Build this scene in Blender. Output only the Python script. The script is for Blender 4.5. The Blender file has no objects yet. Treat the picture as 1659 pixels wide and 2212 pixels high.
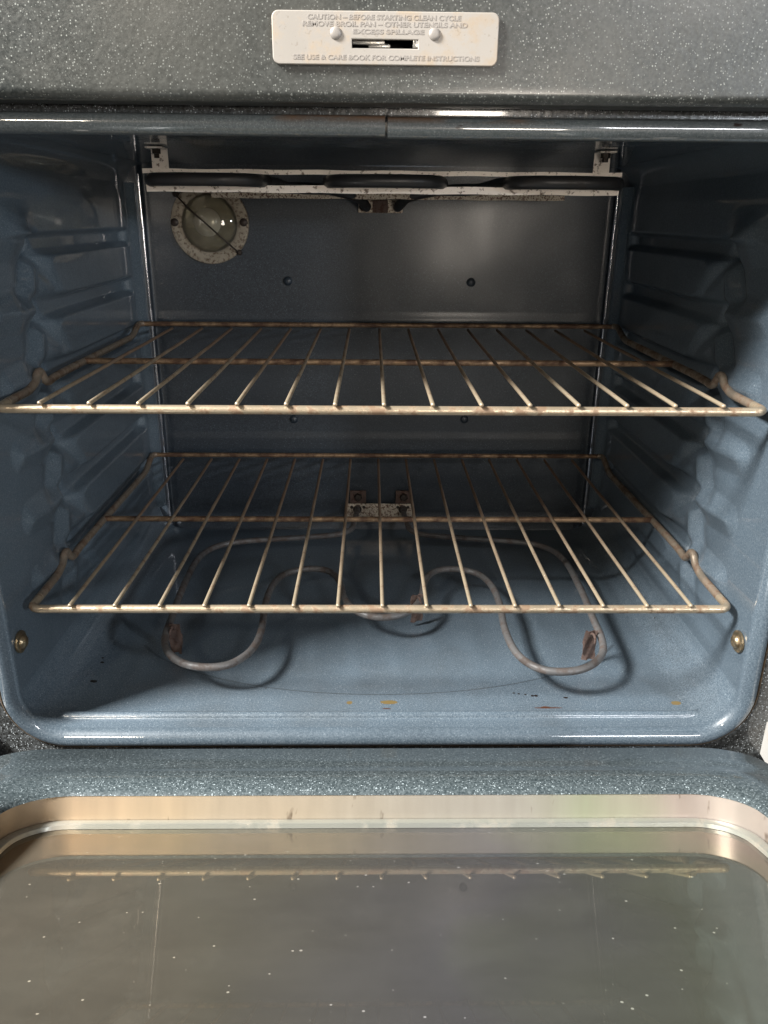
import bpy, bmesh, math, random
from mathutils import Vector, Matrix

random.seed(7)
PI = math.pi
sc = bpy.context.scene
col = sc.collection

# ------------------------------------------------------------------ camera
PITCH, YAW, ROLL = 0.361578, 0.0177333, 0.0087668
cp, sp, cy, sy = math.cos(PITCH), math.sin(PITCH), math.cos(YAW), math.sin(YAW)
F = Vector((sy * cp, cy * cp, -sp)); R0 = Vector((cy, -sy, 0)); U0 = R0.cross(F)
RR = math.cos(ROLL) * R0 + math.sin(ROLL) * U0
UU = -math.sin(ROLL) * R0 + math.cos(ROLL) * U0
cd = bpy.data.cameras.new('camera')
cam = bpy.data.objects.new('camera', cd); col.objects.link(cam)
cam.matrix_world = Matrix(((RR.x, UU.x, -F.x, -0.00956), (RR.y, UU.y, -F.y, -0.57626), (RR.z, UU.z, -F.z, 0.30064), (0, 0, 0, 1)))
cd.sensor_fit = 'VERTICAL'; cd.sensor_height = 24.0
cd.lens = 24.0 * 1690.755 / 2212.0
cd.clip_start = 0.01; cd.clip_end = 100
sc.camera = cam

# ------------------------------------------------------------------ light
w = bpy.data.worlds.new('World'); sc.world = w; w.use_nodes = True
w.node_tree.nodes['Background'].inputs[0].default_value = (0.95, 0.97, 1.0, 1)
w.node_tree.nodes['Background'].inputs[1].default_value = 0.05

def area(name, loc, target, size, power, color, size_y=None):
    l = bpy.data.lights.new(name, 'AREA'); l.energy = power; l.color = color
    l.shape = 'RECTANGLE'; l.size = size; l.size_y = size_y or size
    o = bpy.data.objects.new(name, l); col.objects.link(o); o.location = loc
    d = Vector(target) - Vector(loc)
    o.rotation_euler = d.to_track_quat('-Z', 'Y').to_euler()
    return o
area('kitchen_or_fill_lamp', (-1.78, -0.76, 1.80), (0.0, 0.05, 0.0), 0.55, 280, (0.98, 0.98, 0.96), 0.40)
area('kitchen_or_fill_lamp', (-0.92, -1.75, 1.15), (0.0, 0.0, 0.0), 0.22, 7, (1.0, 0.88, 0.72), 0.10)
area('kitchen_or_fill_lamp', (0.85, -1.75, 1.10), (0.0, 0.0, 0.0), 0.42, 8, (0.97, 0.97, 1.0), 0.12)
area('kitchen_or_fill_lamp', (1.45, -1.55, 0.52), (-0.2, 0.1, 0.1), 0.12, 19, (0.88, 0.94, 1.0), 0.12)
area('kitchen_or_fill_lamp', (0.42, -2.1, 0.30), (0.0, 0.2, 0.25), 0.30, 10, (1.0, 0.90, 0.78), 0.30)  # added frontal fill, standing in for bright kitchen surfaces behind the camera

sc.view_settings.view_transform = 'Standard'
sc.view_settings.look = 'None'
sc.view_settings.exposure = 0.0
sc.view_settings.gamma = 1.0
sc.cycles.use_denoising = True
sc.cycles.max_bounces = 10
sc.cycles.sample_clamp_indirect = 4.0

# ------------------------------------------------------------------ material helpers
class NT:
    def __init__(s, name):
        s.m = bpy.data.materials.new(name); s.m.use_nodes = True
        s.t = s.m.node_tree; s.b = s.t.nodes['Principled BSDF']; s.out = s.t.nodes['Material Output']
        s.tc = s.t.nodes.new('ShaderNodeTexCoord'); s.co = s.tc.outputs['Object']
    def n(s, typ, **kw):
        x = s.t.nodes.new(typ)
        for k, v in kw.items(): setattr(x, k, v)
        return x
    def l(s, a, b): s.t.links.new(a, b)
    def noise(s, scale, detail=2, rough=0.5, co=None, stretch=None):
        x = s.n('ShaderNodeTexNoise'); x.inputs['Scale'].default_value = scale
        x.inputs['Detail'].default_value = detail; x.inputs['Roughness'].default_value = rough
        c = co or s.co
        if stretch:
            mp = s.n('ShaderNodeMapping'); mp.inputs['Scale'].default_value = stretch; s.l(c, mp.inputs[0]); c = mp.outputs[0]
        s.l(c, x.inputs['Vector']); return x.outputs['Fac']
    def ramp(s, fac, p0, p1, c0=(0, 0, 0, 1), c1=(1, 1, 1, 1)):
        r = s.n('ShaderNodeValToRGB'); e = r.color_ramp.elements
        e[0].position = p0; e[1].position = p1; e[0].color = c0; e[1].color = c1
        s.l(fac, r.inputs[0]); return r.outputs[0]
    def mix(s, fac, a, b):
        x = s.n('ShaderNodeMix', data_type='RGBA')
        for v, i in ((fac, 0), (a, 6), (b, 7)):
            if isinstance(v, (int, float)): x.inputs[i].default_value = v
            elif isinstance(v, tuple): x.inputs[i].default_value = v if len(v) == 4 else v + (1,)
            else: s.l(v, x.inputs[i])
        return x.outputs[2]
    def math(s, op, a, b=None):
        x = s.n('ShaderNodeMath', operation=op)
        for i, v in enumerate((a, b)):
            if v is None: continue
            if isinstance(v, (int, float)): x.inputs[i].default_value = v
            else: s.l(v, x.inputs[i])
        return x.outputs[0]
    def bump(s, h, strength, dist):
        x = s.n('ShaderNodeBump'); x.inputs['Strength'].default_value = strength; x.inputs['Distance'].default_value = dist
        s.l(h, x.inputs['Height']); s.l(x.outputs[0], s.b.inputs['Normal']); return x
    def set(s, **kw):
        for k, v in kw.items():
            k = k.replace('_', ' ')
            if hasattr(v, 'default_value') and not isinstance(v, (tuple, float, int)): s.l(v, s.b.inputs[k])
            elif isinstance(v, tuple): s.b.inputs[k].default_value = v if len(v) == 4 else v + (1,)
            else: s.b.inputs[k].default_value = v

def spots_mask(N, spots):
    """elliptical spill marks on the floor: (x, y, rx, ry) in metres, ragged by noise"""
    sep = N.n('ShaderNodeSeparateXYZ'); N.l(N.co, sep.inputs[0])
    wob = N.math('MULTIPLY', N.math('SUBTRACT', N.noise(420, 2), 0.5), 1.3)
    tot = None
    for x, y, rx, ry in spots:
        dx = N.math('DIVIDE', N.math('SUBTRACT', sep.outputs[0], x), rx)
        dy = N.math('DIVIDE', N.math('SUBTRACT', sep.outputs[1], y), ry)
        r = N.math('ADD', N.math('ADD', N.math('MULTIPLY', dx, dx), N.math('MULTIPLY', dy, dy)), wob)
        k = N.math('LESS_THAN', r, 1.0)
        tot = k if tot is None else N.math('MAXIMUM', tot, k)
    return tot

def enamel(name, base, speck, speck_amt=0.75, rough=0.34, spscale=900, bumpk=0.12, floor=False, pick=0.45, size=0.30, coat=0.5, fine=0.12, coatr=0.07, smear=0.0, brown_patches=None, seam=False):
    N = NT(name)
    c = None
    sm = None
    for k, (f, pk) in enumerate(((1.0, pick), (1.7, pick * 0.8))):
        v = N.n('ShaderNodeTexVoronoi', feature='F1'); v.inputs['Scale'].default_value = spscale * f
        N.l(N.co, v.inputs['Vector'])
        rnd = N.n('ShaderNodeSeparateColor'); N.l(v.outputs['Color'], rnd.inputs[0])
        sz = N.math('LESS_THAN', v.outputs['Distance'], N.math('MULTIPLY', rnd.outputs[1], size * 1.5))
        m = N.math('MULTIPLY', N.math('MULTIPLY', sz, N.math('LESS_THAN', rnd.outputs[0], pk)), N.math('MULTIPLY', rnd.outputs[2], speck_amt))
        sm = m if sm is None else N.math('MAXIMUM', sm, m)
    blot = N.noise(9, 3)
    b2 = N.mix(N.ramp(blot, 0.3, 0.75), tuple(c * 0.86 for c in base), tuple(c * 1.12 for c in base))
    b2 = N.mix(N.math('MULTIPLY', N.ramp(N.noise(spscale * 0.8, 2), 0.35, 0.7), fine), b2, tuple(speck))
    c = N.mix(sm, b2, tuple(speck))  # enamel specks, which also paint its sparkling glints into the base colour
    if brown_patches: c = N.mix(N.math('MULTIPLY', N.ramp(N.noise(5, 4, 0.6), 0.42, 0.68), 0.75), c, N.mix(0.12, brown_patches, tuple(speck)))  # broad brownish noise patches mixed over the enamel
    if seam:
        sx = N.n('ShaderNodeSeparateXYZ'); N.l(N.co, sx.inputs[0])
        near = N.math('SUBTRACT', 1.0, N.math('MULTIPLY', N.math('ABSOLUTE', sx.outputs[0]), 13.0))
        high = N.ramp(sx.outputs[2], 0.3550, 0.3590)
        rs = N.math('MULTIPLY', N.math('MULTIPLY', N.ramp(N.math('ADD', N.noise(70, 4, stretch=(0.4, 1, 1)), N.math('MULTIPLY', near, 0.25)), 0.52, 0.66), high), 0.8)
        c = N.mix(rs, c, (0.13, 0.065, 0.03))
        c = N.mix(N.ramp(N.noise(130, 2, stretch=(0.6, 1, 1)), 0.72, 0.75), c, (0.02, 0.012, 0.01))
    if floor:
        sep = N.n('ShaderNodeSeparateXYZ'); N.l(N.co, sep.inputs[0])
        # thin darker line: an arc of a wide ellipse
        dx = N.math('DIVIDE', sep.outputs[0], 0.2555)
        dy = N.math('DIVIDE', N.math('SUBTRACT', sep.outputs[1], 0.172), 0.136)
        rr = N.math('SQRT', N.math('ADD', N.math('MULTIPLY', dx, dx), N.math('MULTIPLY', dy, dy)))
        ring = N.math('LESS_THAN', N.math('ABSOLUTE', N.math('SUBTRACT', rr, 1.0)), 0.006)
        ring = N.math('MULTIPLY', ring, N.math('LESS_THAN', sep.outputs[1], 0.125))
        c = N.mix(N.math('MULTIPLY', ring, 0.45), c, (0.02, 0.022, 0.025))
        c = N.mix(N.math('MULTIPLY', N.ramp(N.noise(6, 5, 0.65), 0.50, 0.75), 0.35), c, (0.055, 0.05, 0.042))
        vs_ = N.n('ShaderNodeTexVoronoi'); vs_.inputs['Scale'].default_value = 55; N.l(N.co, vs_.inputs['Vector'])
        rs_ = N.n('ShaderNodeSeparateColor'); N.l(vs_.outputs['Color'], rs_.inputs[0])
        c = N.mix(N.math('MULTIPLY', N.math('LESS_THAN', vs_.outputs['Distance'], N.math('MULTIPLY', rs_.outputs[1], 0.075)), N.math('LESS_THAN', rs_.outputs[0], 0.16)), c, (0.018, 0.011, 0.008))
        c = N.mix(spots_mask(N, [(-0.0285, 0.0232, 0.0028, 0.0024), (0.267, 0.0217, 0.0045, 0.003), (0.007, 0.0238, 0.008, 0.003)]), c, (0.15, 0.105, 0.04))
        c = N.mix(spots_mask(N, [(-0.269, 0.058, 0.0035, 0.0022), (-0.2717, 0.0907, 0.0018, 0.0015), (-0.2737, 0.0984, 0.0012, 0.0012),
                  (0.1329, 0.0359, 0.0012, 0.001), (0.1389, 0.0337, 0.0016, 0.0013), (0.1423, 0.0337, 0.0016, 0.0015), (0.1689, 0.0307, 0.0022, 0.0013),
                  (0.1226, 0.0382, 0.0012, 0.001), (0.127, 0.037, 0.0012, 0.001)]), c, (0.012, 0.006, 0.004))
        c = N.mix(spots_mask(N, [(0.1498, 0.0149, 0.014, 0.0009), (0.147, 0.0155, 0.004, 0.0016), (0.0047, 0.0140, 0.004, 0.0008)]), c, (0.07, 0.025, 0.012))
    N.set(Base_Color=c, Roughness=N.math('ADD', N.math('MULTIPLY', N.noise(30, 3), 0.18), rough - 0.09), Specular_IOR_Level=0.5, Coat_Weight=coat, Coat_IOR=1.85, Coat_Roughness=coatr)
    if smear:
        N.l(N.math('ADD', N.math('MULTIPLY', N.noise(14, 4, 0.6, stretch=(1.0, 1.0, 0.35)), smear * 1.6), coatr - smear * 0.6), N.b.inputs['Coat Roughness'])
    N.bump(N.math('ADD', N.noise(spscale * 0.45, 2), N.math('MULTIPLY', N.noise(60, 2), 1.5)), bumpk, 0.0008)
    return N.m

M = {}
BLUE = (0.058, 0.081, 0.103)
M['enamel_wall'] = enamel('blue_grey_enamel', BLUE, (0.32, 0.37, 0.41), 0.5, 0.38, 1000, 0.16, fine=0.20, coat=0.8, coatr=0.06)
M['enamel_floor'] = enamel('blue_grey_enamel_stained', (0.058, 0.084, 0.110), (0.40, 0.46, 0.50), 0.55, 0.42, 1000, 0.2, floor=True, fine=0.26, coat=0.8, coatr=0.09)
M['enamel_back'] = enamel('dark_blue_enamel', (0.010, 0.016, 0.024), (0.14, 0.17, 0.20), 0.45, 0.50, 700, 0.10, coat=0.08, coatr=0.16, smear=0.14)
M['enamel_front'] = enamel('speckled_charcoal_enamel', (0.017, 0.020, 0.019), (0.46, 0.47, 0.43), 0.62, 0.36, 640, 0.25, pick=0.5, size=0.27, fine=0.08, coat=0.3, coatr=0.20, brown_patches=(0.036, 0.030, 0.022))
M['enamel_door'] = enamel('speckled_teal_enamel', (0.034, 0.046, 0.050), (0.50, 0.57, 0.59), 0.75, 0.34, 800, 0.28, pick=0.5, size=0.28, fine=0.14, coat=0.6, coatr=0.10)
M['enamel_frame'] = enamel('speckled_black_enamel', (0.022, 0.022, 0.020), (0.7, 0.75, 0.78), 0.9, 0.30, 600, 0.40, pick=0.5, size=0.28)
M['enamel_trim'] = enamel('grey_trim_enamel', (0.060, 0.070, 0.072), (0.30, 0.32, 0.32), 0.5, 0.36, 900, 0.10, fine=0.2, coat=1.0, coatr=0.05, seam=True)

def metal(name, c0, c1, rust, rust_amt, rough=0.38, metallic=0.85, scale=60, stretch=None, patch=(0.52, 0.62), bump=0.15, yrust=False):
    N = NT(name)
    a = N.mix(N.noise(scale * 0.4, 3, co=None, stretch=stretch), c0, c1)
    rm = N.ramp(N.noise(scale, 5, 0.65, stretch=stretch), patch[0], patch[1])
    f = N.math('MULTIPLY', rm, rust_amt)
    if yrust:
        sy_ = N.n('ShaderNodeSeparateXYZ'); N.l(N.co, sy_.inputs[0])
        oi = N.n('ShaderNodeObjectInfo')
        g_ = N.ramp(N.math('ADD', N.math('ADD', sy_.outputs[1], N.math('MULTIPLY', oi.outputs['Random'], 0.12)), N.math('MULTIPLY', N.noise(18, 3), 0.25)), 0.18, 0.48)
        f = N.math('MAXIMUM', f, N.math('MULTIPLY', g_, 0.8))
    c = N.mix(f, a, rust)
    fl = N.ramp(N.noise(scale * 7, 2), 0.66, 0.72)
    c = N.mix(N.math('MULTIPLY', fl, 0.35 * rust_amt), c, tuple(x * 0.35 for x in rust))
    N.set(Base_Color=c, Metallic=N.math('SUBTRACT', metallic, N.math('MULTIPLY', f, 0.7 * metallic)),
          Roughness=N.math('ADD', N.math('MULTIPLY', f, 0.35), rough))
    N.bump(N.noise(scale * 8, 3), bump, 0.0006)
    return N.m
M['rack_frame'] = metal('tarnished_rack_wire', (0.58, 0.48, 0.35), (0.40, 0.31, 0.21), (0.14, 0.07, 0.035), 0.75, 0.30, 0.65, 70, patch=(0.50, 0.60))
M['rack_side'] = metal('browned_rack_wire', (0.40, 0.34, 0.27), (0.28, 0.21, 0.15), (0.10, 0.05, 0.025), 0.8, 0.42, 0.7, 60, patch=(0.45, 0.62))
M['rack_bar'] = metal('tarnished_rack_bar', (0.50, 0.42, 0.30), (0.34, 0.26, 0.17), (0.12, 0.06, 0.035), 0.8, 0.38, 0.5, 45, patch=(0.50, 0.62), yrust=True)
M['rack_cross'] = metal('rusty_cross_wire', (0.36, 0.25, 0.15), (0.17, 0.095, 0.05), (0.06, 0.026, 0.014), 0.9, 0.45, 0.6, 70, patch=(0.40, 0.58))
M['bracket'] = metal('spotted_galvanised_sheet', (0.80, 0.73, 0.66), (0.70, 0.62, 0.54), (0.10, 0.055, 0.03), 0.85, 0.5, 0.15, 240, patch=(0.56, 0.63))
M['bracket_rusty'] = metal('heavily_spotted_sheet', (0.60, 0.53, 0.43), (0.42, 0.36, 0.28), (0.09, 0.032, 0.018), 0.9, 0.55, 0.2, 420, patch=(0.49, 0.58))
M['rust'] = metal('brown_rust', (0.065, 0.040, 0.032), (0.095, 0.062, 0.05), (0.05, 0.022, 0.014), 0.8, 0.85, 0.0, 200)
M['bolt'] = metal('sooty_bolt', (0.035, 0.03, 0.028), (0.06, 0.045, 0.035), (0.03, 0.015, 0.01), 0.7, 0.5, 0.6, 200)
M['element'] = metal('grey_element_sheath', (0.10, 0.098, 0.098), (0.155, 0.145, 0.14), (0.075, 0.05, 0.038), 0.7, 0.5, 0.3, 90, patch=(0.46, 0.6))
M['element_dark'] = metal('dark_element_sheath', (0.026, 0.026, 0.028), (0.038, 0.037, 0.037), (0.025, 0.02, 0.017), 0.5, 0.38, 0.3, 60)
M['brass'] = metal('brassy_screw', (0.34, 0.27, 0.18), (0.26, 0.20, 0.12), (0.15, 0.08, 0.03), 0.6, 0.32, 0.9, 300)
M['plate'] = metal('pale_painted_plate', (0.37, 0.335, 0.30), (0.31, 0.28, 0.245), (0.36, 0.26, 0.16), 0.7, 0.42, 0.1, 60, patch=(0.5, 0.7), bump=0.05)
M['plate_mark'] = metal('embossed_plate_mark', (0.30, 0.27, 0.245), (0.26, 0.235, 0.21), (0.30, 0.22, 0.15), 0.4, 0.45, 0.2, 60, bump=0.05)
M['steel'] = metal('bright_latch_steel', (0.62, 0.60, 0.56), (0.48, 0.45, 0.40), (0.35, 0.24, 0.12), 0.4, 0.3, 0.8, 150)
M['hinge'] = metal('white_hinge_paint', (0.5, 0.48, 0.45), (0.42, 0.4, 0.37), (0.4, 0.3, 0.2), 0.3, 0.5, 0.05, 60)
M['highlight_bead'] = metal('bright_highlight_bead', (0.62, 0.62, 0.66), (0.5, 0.5, 0.54), (0.2, 0.18, 0.16), 0.3, 0.14, 1.0, 60, bump=0.03)
M['flange'] = metal('dirty_lamp_flange', (0.34, 0.30, 0.24), (0.22, 0.18, 0.13), (0.09, 0.055, 0.032), 0.9, 0.5, 0.25, 260, patch=(0.50, 0.62))
M['gasket'] = metal('grimy_gasket', (0.10, 0.065, 0.035), (0.05, 0.035, 0.022), (0.20, 0.13, 0.07), 0.6, 0.8, 0.0, 160)
N = NT('black_hollow'); N.set(Base_Color=(0.01, 0.01, 0.01), Roughness=0.7); M['black'] = N.m
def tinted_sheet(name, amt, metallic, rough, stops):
    """polished sheet with a colour ramp along its length: heat tint plus painted reflection and shade"""
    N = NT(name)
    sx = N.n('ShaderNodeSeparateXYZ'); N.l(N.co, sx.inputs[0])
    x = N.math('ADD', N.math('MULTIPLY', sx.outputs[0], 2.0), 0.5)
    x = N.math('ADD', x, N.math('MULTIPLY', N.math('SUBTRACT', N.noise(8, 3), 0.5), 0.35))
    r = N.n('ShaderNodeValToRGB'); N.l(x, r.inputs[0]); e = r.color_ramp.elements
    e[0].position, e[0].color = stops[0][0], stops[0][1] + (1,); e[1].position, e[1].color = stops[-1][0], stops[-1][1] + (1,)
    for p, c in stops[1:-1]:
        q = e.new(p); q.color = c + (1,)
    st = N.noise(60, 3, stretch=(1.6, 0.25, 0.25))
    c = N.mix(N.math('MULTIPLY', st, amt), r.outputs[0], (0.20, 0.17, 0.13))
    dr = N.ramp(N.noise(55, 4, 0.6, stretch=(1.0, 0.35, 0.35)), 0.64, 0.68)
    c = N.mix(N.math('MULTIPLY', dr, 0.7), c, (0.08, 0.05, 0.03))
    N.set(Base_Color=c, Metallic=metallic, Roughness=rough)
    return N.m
STOPS = [(0.06, (0.36, 0.27, 0.18)), (0.13, (0.56, 0.41, 0.27)), (0.25, (0.54, 0.42, 0.29)), (0.45, (0.46, 0.41, 0.34)), (0.62, (0.43, 0.40, 0.35)), (0.72, (0.40, 0.42, 0.30)), (0.84, (0.47, 0.39, 0.35)), (0.96, (0.30, 0.27, 0.25))]  # darker end stops paint shade onto the well's side walls
M['well'] = tinted_sheet('heat_tint_shaded_well', 0.5, 0.45, 0.36, STOPS)
M['shield'] = tinted_sheet('painted_reflection_shield', 0.35, 0.3, 0.40, [(0.08, (0.86, 0.70, 0.48)), (0.25, (0.78, 0.66, 0.46)), (0.42, (0.42, 0.38, 0.34)), (0.58, (0.34, 0.32, 0.34)), (0.72, (0.42, 0.43, 0.30)), (0.86, (0.64, 0.62, 0.40)), (0.95, (0.66, 0.54, 0.46))])  # ramp paints a warm room reflection into the sheet, over its heat tint
M['well_edge'] = metal('bright_retainer_strip', (0.50, 0.50, 0.45), (0.42, 0.43, 0.38), (0.30, 0.22, 0.15), 0.4, 0.3, 0.7, 50)

def glass_pane(name, tint, dust, fres_ior=1.5, rough=0.02, dustcol=(0.45, 0.40, 0.33), film_tint=None):
    N = NT(name); t = N.t
    tr = N.n('ShaderNodeBsdfTransparent'); tr.inputs[0].default_value = tint + (1,)
    gl = N.n('ShaderNodeBsdfGlossy'); gl.inputs['Roughness'].default_value = rough
    di = N.n('ShaderNodeBsdfDiffuse'); di.inputs[0].default_value = dustcol + (1,)
    fr = N.n('ShaderNodeFresnel'); fr.inputs[0].default_value = fres_ior
    v = N.n('ShaderNodeTexVoronoi'); v.inputs['Scale'].default_value = 260; N.l(N.co, v.inputs['Vector'])
    rc = N.n('ShaderNodeSeparateColor'); N.l(v.outputs['Color'], rc.inputs[0])
    grain = N.math('MULTIPLY', N.math('LESS_THAN', v.outputs['Distance'], N.math('MULTIPLY', N.math('POWER', rc.outputs[1], 3.0), 0.20)), N.math('GREATER_THAN', rc.outputs[0], 0.55))
    film = N.math('ADD', N.math('MULTIPLY', N.noise(26, 5, 0.7, stretch=(0.5, 1.2, 1)), dust * 0.7), dust * 0.7)
    scr = N.math('MULTIPLY', N.ramp(N.noise(22, 5, 0.7, stretch=(1.6, 1.0, 1)), 0.56, 0.70), dust * 0.12)
    d = N.math('ADD', N.math('ADD', film, scr), N.math('MULTIPLY', grain, 0.35))
    if film_tint:                                   # heat-reflective coating, tinted along the pane
        sx = N.n('ShaderNodeSeparateXYZ'); N.l(N.co, sx.inputs[0])
        x = N.math('ADD', N.math('ADD', N.math('MULTIPLY', sx.outputs[0], 2.0), 0.5), N.math('MULTIPLY', N.math('SUBTRACT', N.noise(6, 3), 0.5), 0.5))
        r = N.n('ShaderNodeValToRGB'); N.l(x, r.inputs[0]); e = r.color_ramp.elements
        e[0].position, e[0].color = film_tint[0][0], film_tint[0][1] + (1,); e[1].position, e[1].color = film_tint[-1][0], film_tint[-1][1] + (1,)
        for p_, c_ in film_tint[1:-1]:
            q = e.new(p_); q.color = c_ + (1,)
        N.l(r.outputs[0], gl.inputs[0]); N.l(N.mix(0.55, dustcol, r.outputs[0]), di.inputs[0])
    m1 = N.n('ShaderNodeMixShader'); N.l(d, m1.inputs[0]); N.l(tr.outputs[0], m1.inputs[1]); N.l(di.outputs[0], m1.inputs[2])
    m2 = N.n('ShaderNodeMixShader'); N.l(fr.outputs[0], m2.inputs[0]); N.l(m1.outputs[0], m2.inputs[1]); N.l(gl.outputs[0], m2.inputs[2])
    N.l(m2.outputs[0], N.out.inputs[0]); return N.m
M['glass'] = glass_pane('smoky_door_glass', (0.95, 0.95, 0.93), 0.11, 3.1, dustcol=(0.36, 0.34, 0.29), film_tint=[(0.08, (1.0, 0.82, 0.60)), (0.28, (0.95, 0.86, 0.66)), (0.45, (0.78, 0.74, 0.70)), (0.58, (0.74, 0.72, 0.76)), (0.72, (0.80, 0.84, 0.64)), (0.86, (0.92, 0.86, 0.70)), (0.95, (0.95, 0.80, 0.74))])
M['inner_glass'] = glass_pane('inner_tinted_glass', (0.92, 0.92, 0.90), 0.03, 2.2, 0.05)
N = NT('bulb_glass'); N.set(Base_Color=(0.46, 0.44, 0.40), Roughness=0.18, Specular_IOR_Level=0.7); M['bulb'] = N.m
M['lens'] = glass_pane('light_lens_glass', (0.86, 0.84, 0.76), 0.12, 1.5, 0.06, (0.30, 0.28, 0.24))
M['reflector'] = metal('dull_lamp_cup', (0.26, 0.245, 0.21), (0.17, 0.16, 0.13), (0.1, 0.07, 0.04), 0.4, 0.4, 0.5, 60)

# ------------------------------------------------------------------ mesh helpers
def link(name, me, mat, parent=None, smooth=True, auto=None):
    o = bpy.data.objects.new(name, me); col.objects.link(o)
    if mat and not me.materials: me.materials.append(M[mat])
    if smooth:
        for p in me.polygons: p.use_smooth = True
        if auto: me.set_sharp_from_angle(angle=math.radians(auto))
    if parent: o.parent = parent
    return o
def from_bm(name, bm, mat, parent=None, smooth=True, auto=40):
    bmesh.ops.recalc_face_normals(bm, faces=bm.faces)
    me = bpy.data.meshes.new(name); bm.to_mesh(me); bm.free()
    return link(name, me, mat, parent, smooth, auto)
def from_py(name, v, f, mat, parent=None, smooth=True, auto=None):
    me = bpy.data.meshes.new(name); me.from_pydata(v, [], f); me.update()
    return link(name, me, mat, parent, smooth, auto)

def catmull(P, n=6, closed=False):
    P = [Vector(p) for p in P]; out = []; L = len(P)
    for i in range(L if closed else L - 1):
        a = P[(i - 1) % L] if (closed or i > 0) else P[0] * 2 - P[1]
        b = P[i]; c = P[(i + 1) % L]
        d = P[(i + 2) % L] if (closed or i + 2 < L) else P[-1] * 2 - P[-2]
        for k in range(n):
            t = k / n
            out.append(0.5 * ((2 * b) + (c - a) * t + (2 * a - 5 * b + 4 * c - d) * t * t + (3 * b - a - 3 * c + d) * t ** 3))
    if not closed: out.append(P[-1].copy())
    return out
def rounded(P, rads, n=6):
    """polyline with filleted corners"""
    P = [Vector(p) for p in P]; out = [P[0]]
    for i in range(1, len(P) - 1):
        r = rads[i] if isinstance(rads, (list, tuple)) else rads
        a = (P[i - 1] - P[i]); b = (P[i + 1] - P[i]); la, lb = a.length, b.length
        k = min(r, la * 0.49, lb * 0.49)
        A = P[i] + a / la * k; B = P[i] + b / lb * k
        for j in range(n + 1):
            t = j / n; out.append(A * (1 - t) ** 2 + P[i] * 2 * t * (1 - t) + B * t * t)
    out.append(P[-1]); return out
def tube_bm(bm, pts, r, seg=12, cap=True, dome=False):
    pts = [Vector(p) for p in pts]; rings = []
    t0 = (pts[1] - pts[0]).normalized(); up = Vector((0, 0, 1)) if abs(t0.z) < 0.9 else Vector((1, 0, 0))
    nrm = (up - t0 * up.dot(t0)).normalized()
    for i, p in enumerate(pts):
        t = (pts[min(i + 1, len(pts) - 1)] - pts[max(i - 1, 0)]).normalized()
        nrm = (nrm - t * nrm.dot(t)).normalized(); b = t.cross(nrm)
        rings.append((p, t, nrm.copy(), b))
    seq = []
    if dome:
        p, t, n, b = rings[0]
        for a in (0.2, 0.7): seq.append((p - t * r * 0.6 * math.cos(a * PI / 2), n, b, r * math.sin(a * PI / 2)))
    seq += [(p, n, b, r) for p, t, n, b in rings]
    if dome:
        p, t, n, b = rings[-1]
        for a in (0.7, 0.2): seq.append((p + t * r * 0.6 * math.cos(a * PI / 2), n, b, r * math.sin(a * PI / 2)))
    vs = [[bm.verts.new(p + rr * (n * math.cos(2 * PI * k / seg) + b * math.sin(2 * PI * k / seg))) for k in range(seg)] for p, n, b, rr in seq]
    for A, B in zip(vs, vs[1:]):
        for k in range(seg): bm.faces.new((A[k], A[(k + 1) % seg], B[(k + 1) % seg], B[k]))
    if cap: bm.faces.new(vs[0][::-1]); bm.faces.new(vs[-1])
def tube(name, pts, r, mat, parent, seg=12, dome=False):
    bm = bmesh.new(); tube_bm(bm, pts, r, seg, True, dome); return from_bm(name, bm, mat, parent, True, 60)
def box_bm(bm, lo, hi, bev=0.0, seg=2, mat=None):
    g = bmesh.ops.create_cube(bm, size=1.0); vs = g['verts']
    for v in vs: v.co = Vector([lo[i] + (v.co[i] + 0.5) * (hi[i] - lo[i]) for i in range(3)])
    if bev: bmesh.ops.bevel(bm, geom=list({e for v in vs for e in v.link_edges}), offset=bev, segments=seg, affect='EDGES', profile=0.5)
    return vs
def box(name, lo, hi, mat, parent, bev=0.0008):
    bm = bmesh.new(); box_bm(bm, lo, hi, bev); return from_bm(name, bm, mat, parent)
def lathe_bm(bm, prof, origin, axis=(0, -1, 0), seg=32):
    """prof: (radius, height along axis)"""
    ax = Vector(axis).normalized(); u = ax.orthogonal().normalized(); v = ax.cross(u); O = Vector(origin)
    rings = [[bm.verts.new(O + ax * h + (u * math.cos(2 * PI * k / seg) + v * math.sin(2 * PI * k / seg)) * max(r, 1e-5)) for k in range(seg)] for r, h in prof]
    for A, B in zip(rings, rings[1:]):
        for k in range(seg): bm.faces.new((A[k], A[(k + 1) % seg], B[(k + 1) % seg], B[k]))
    bm.faces.new(rings[-1]); bm.faces.new(rings[0][::-1])
def lathe(name, prof, origin, axis, mat, parent, seg=32, auto=35):
    bm = bmesh.new(); lathe_bm(bm, prof, origin, axis, seg); return from_bm(name, bm, mat, parent, True, auto)
def grid_mesh(name, nu, nv, fn, mat, parent, flip=False):
    v = [fn(i / nu, j / nv) for j in range(nv + 1) for i in range(nu + 1)]
    f = []
    for j in range(nv):
        for i in range(nu):
            a = j * (nu + 1) + i; q = (a, a + 1, a + nu + 2, a + nu + 1); f.append(q[::-1] if flip else q)
    return from_py(name, v, f, mat, parent)
def sm(a, b, x):
    t = min(1, max(0, (x - a) / (b - a))); return t * t * (3 - 2 * t)

def empty(name, loc=(0, 0, 0), parent=None):
    o = bpy.data.objects.new(name, None); col.objects.link(o); o.location = loc; o.empty_display_size = 0.05
    if parent: o.parent = parent
    return o

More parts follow.
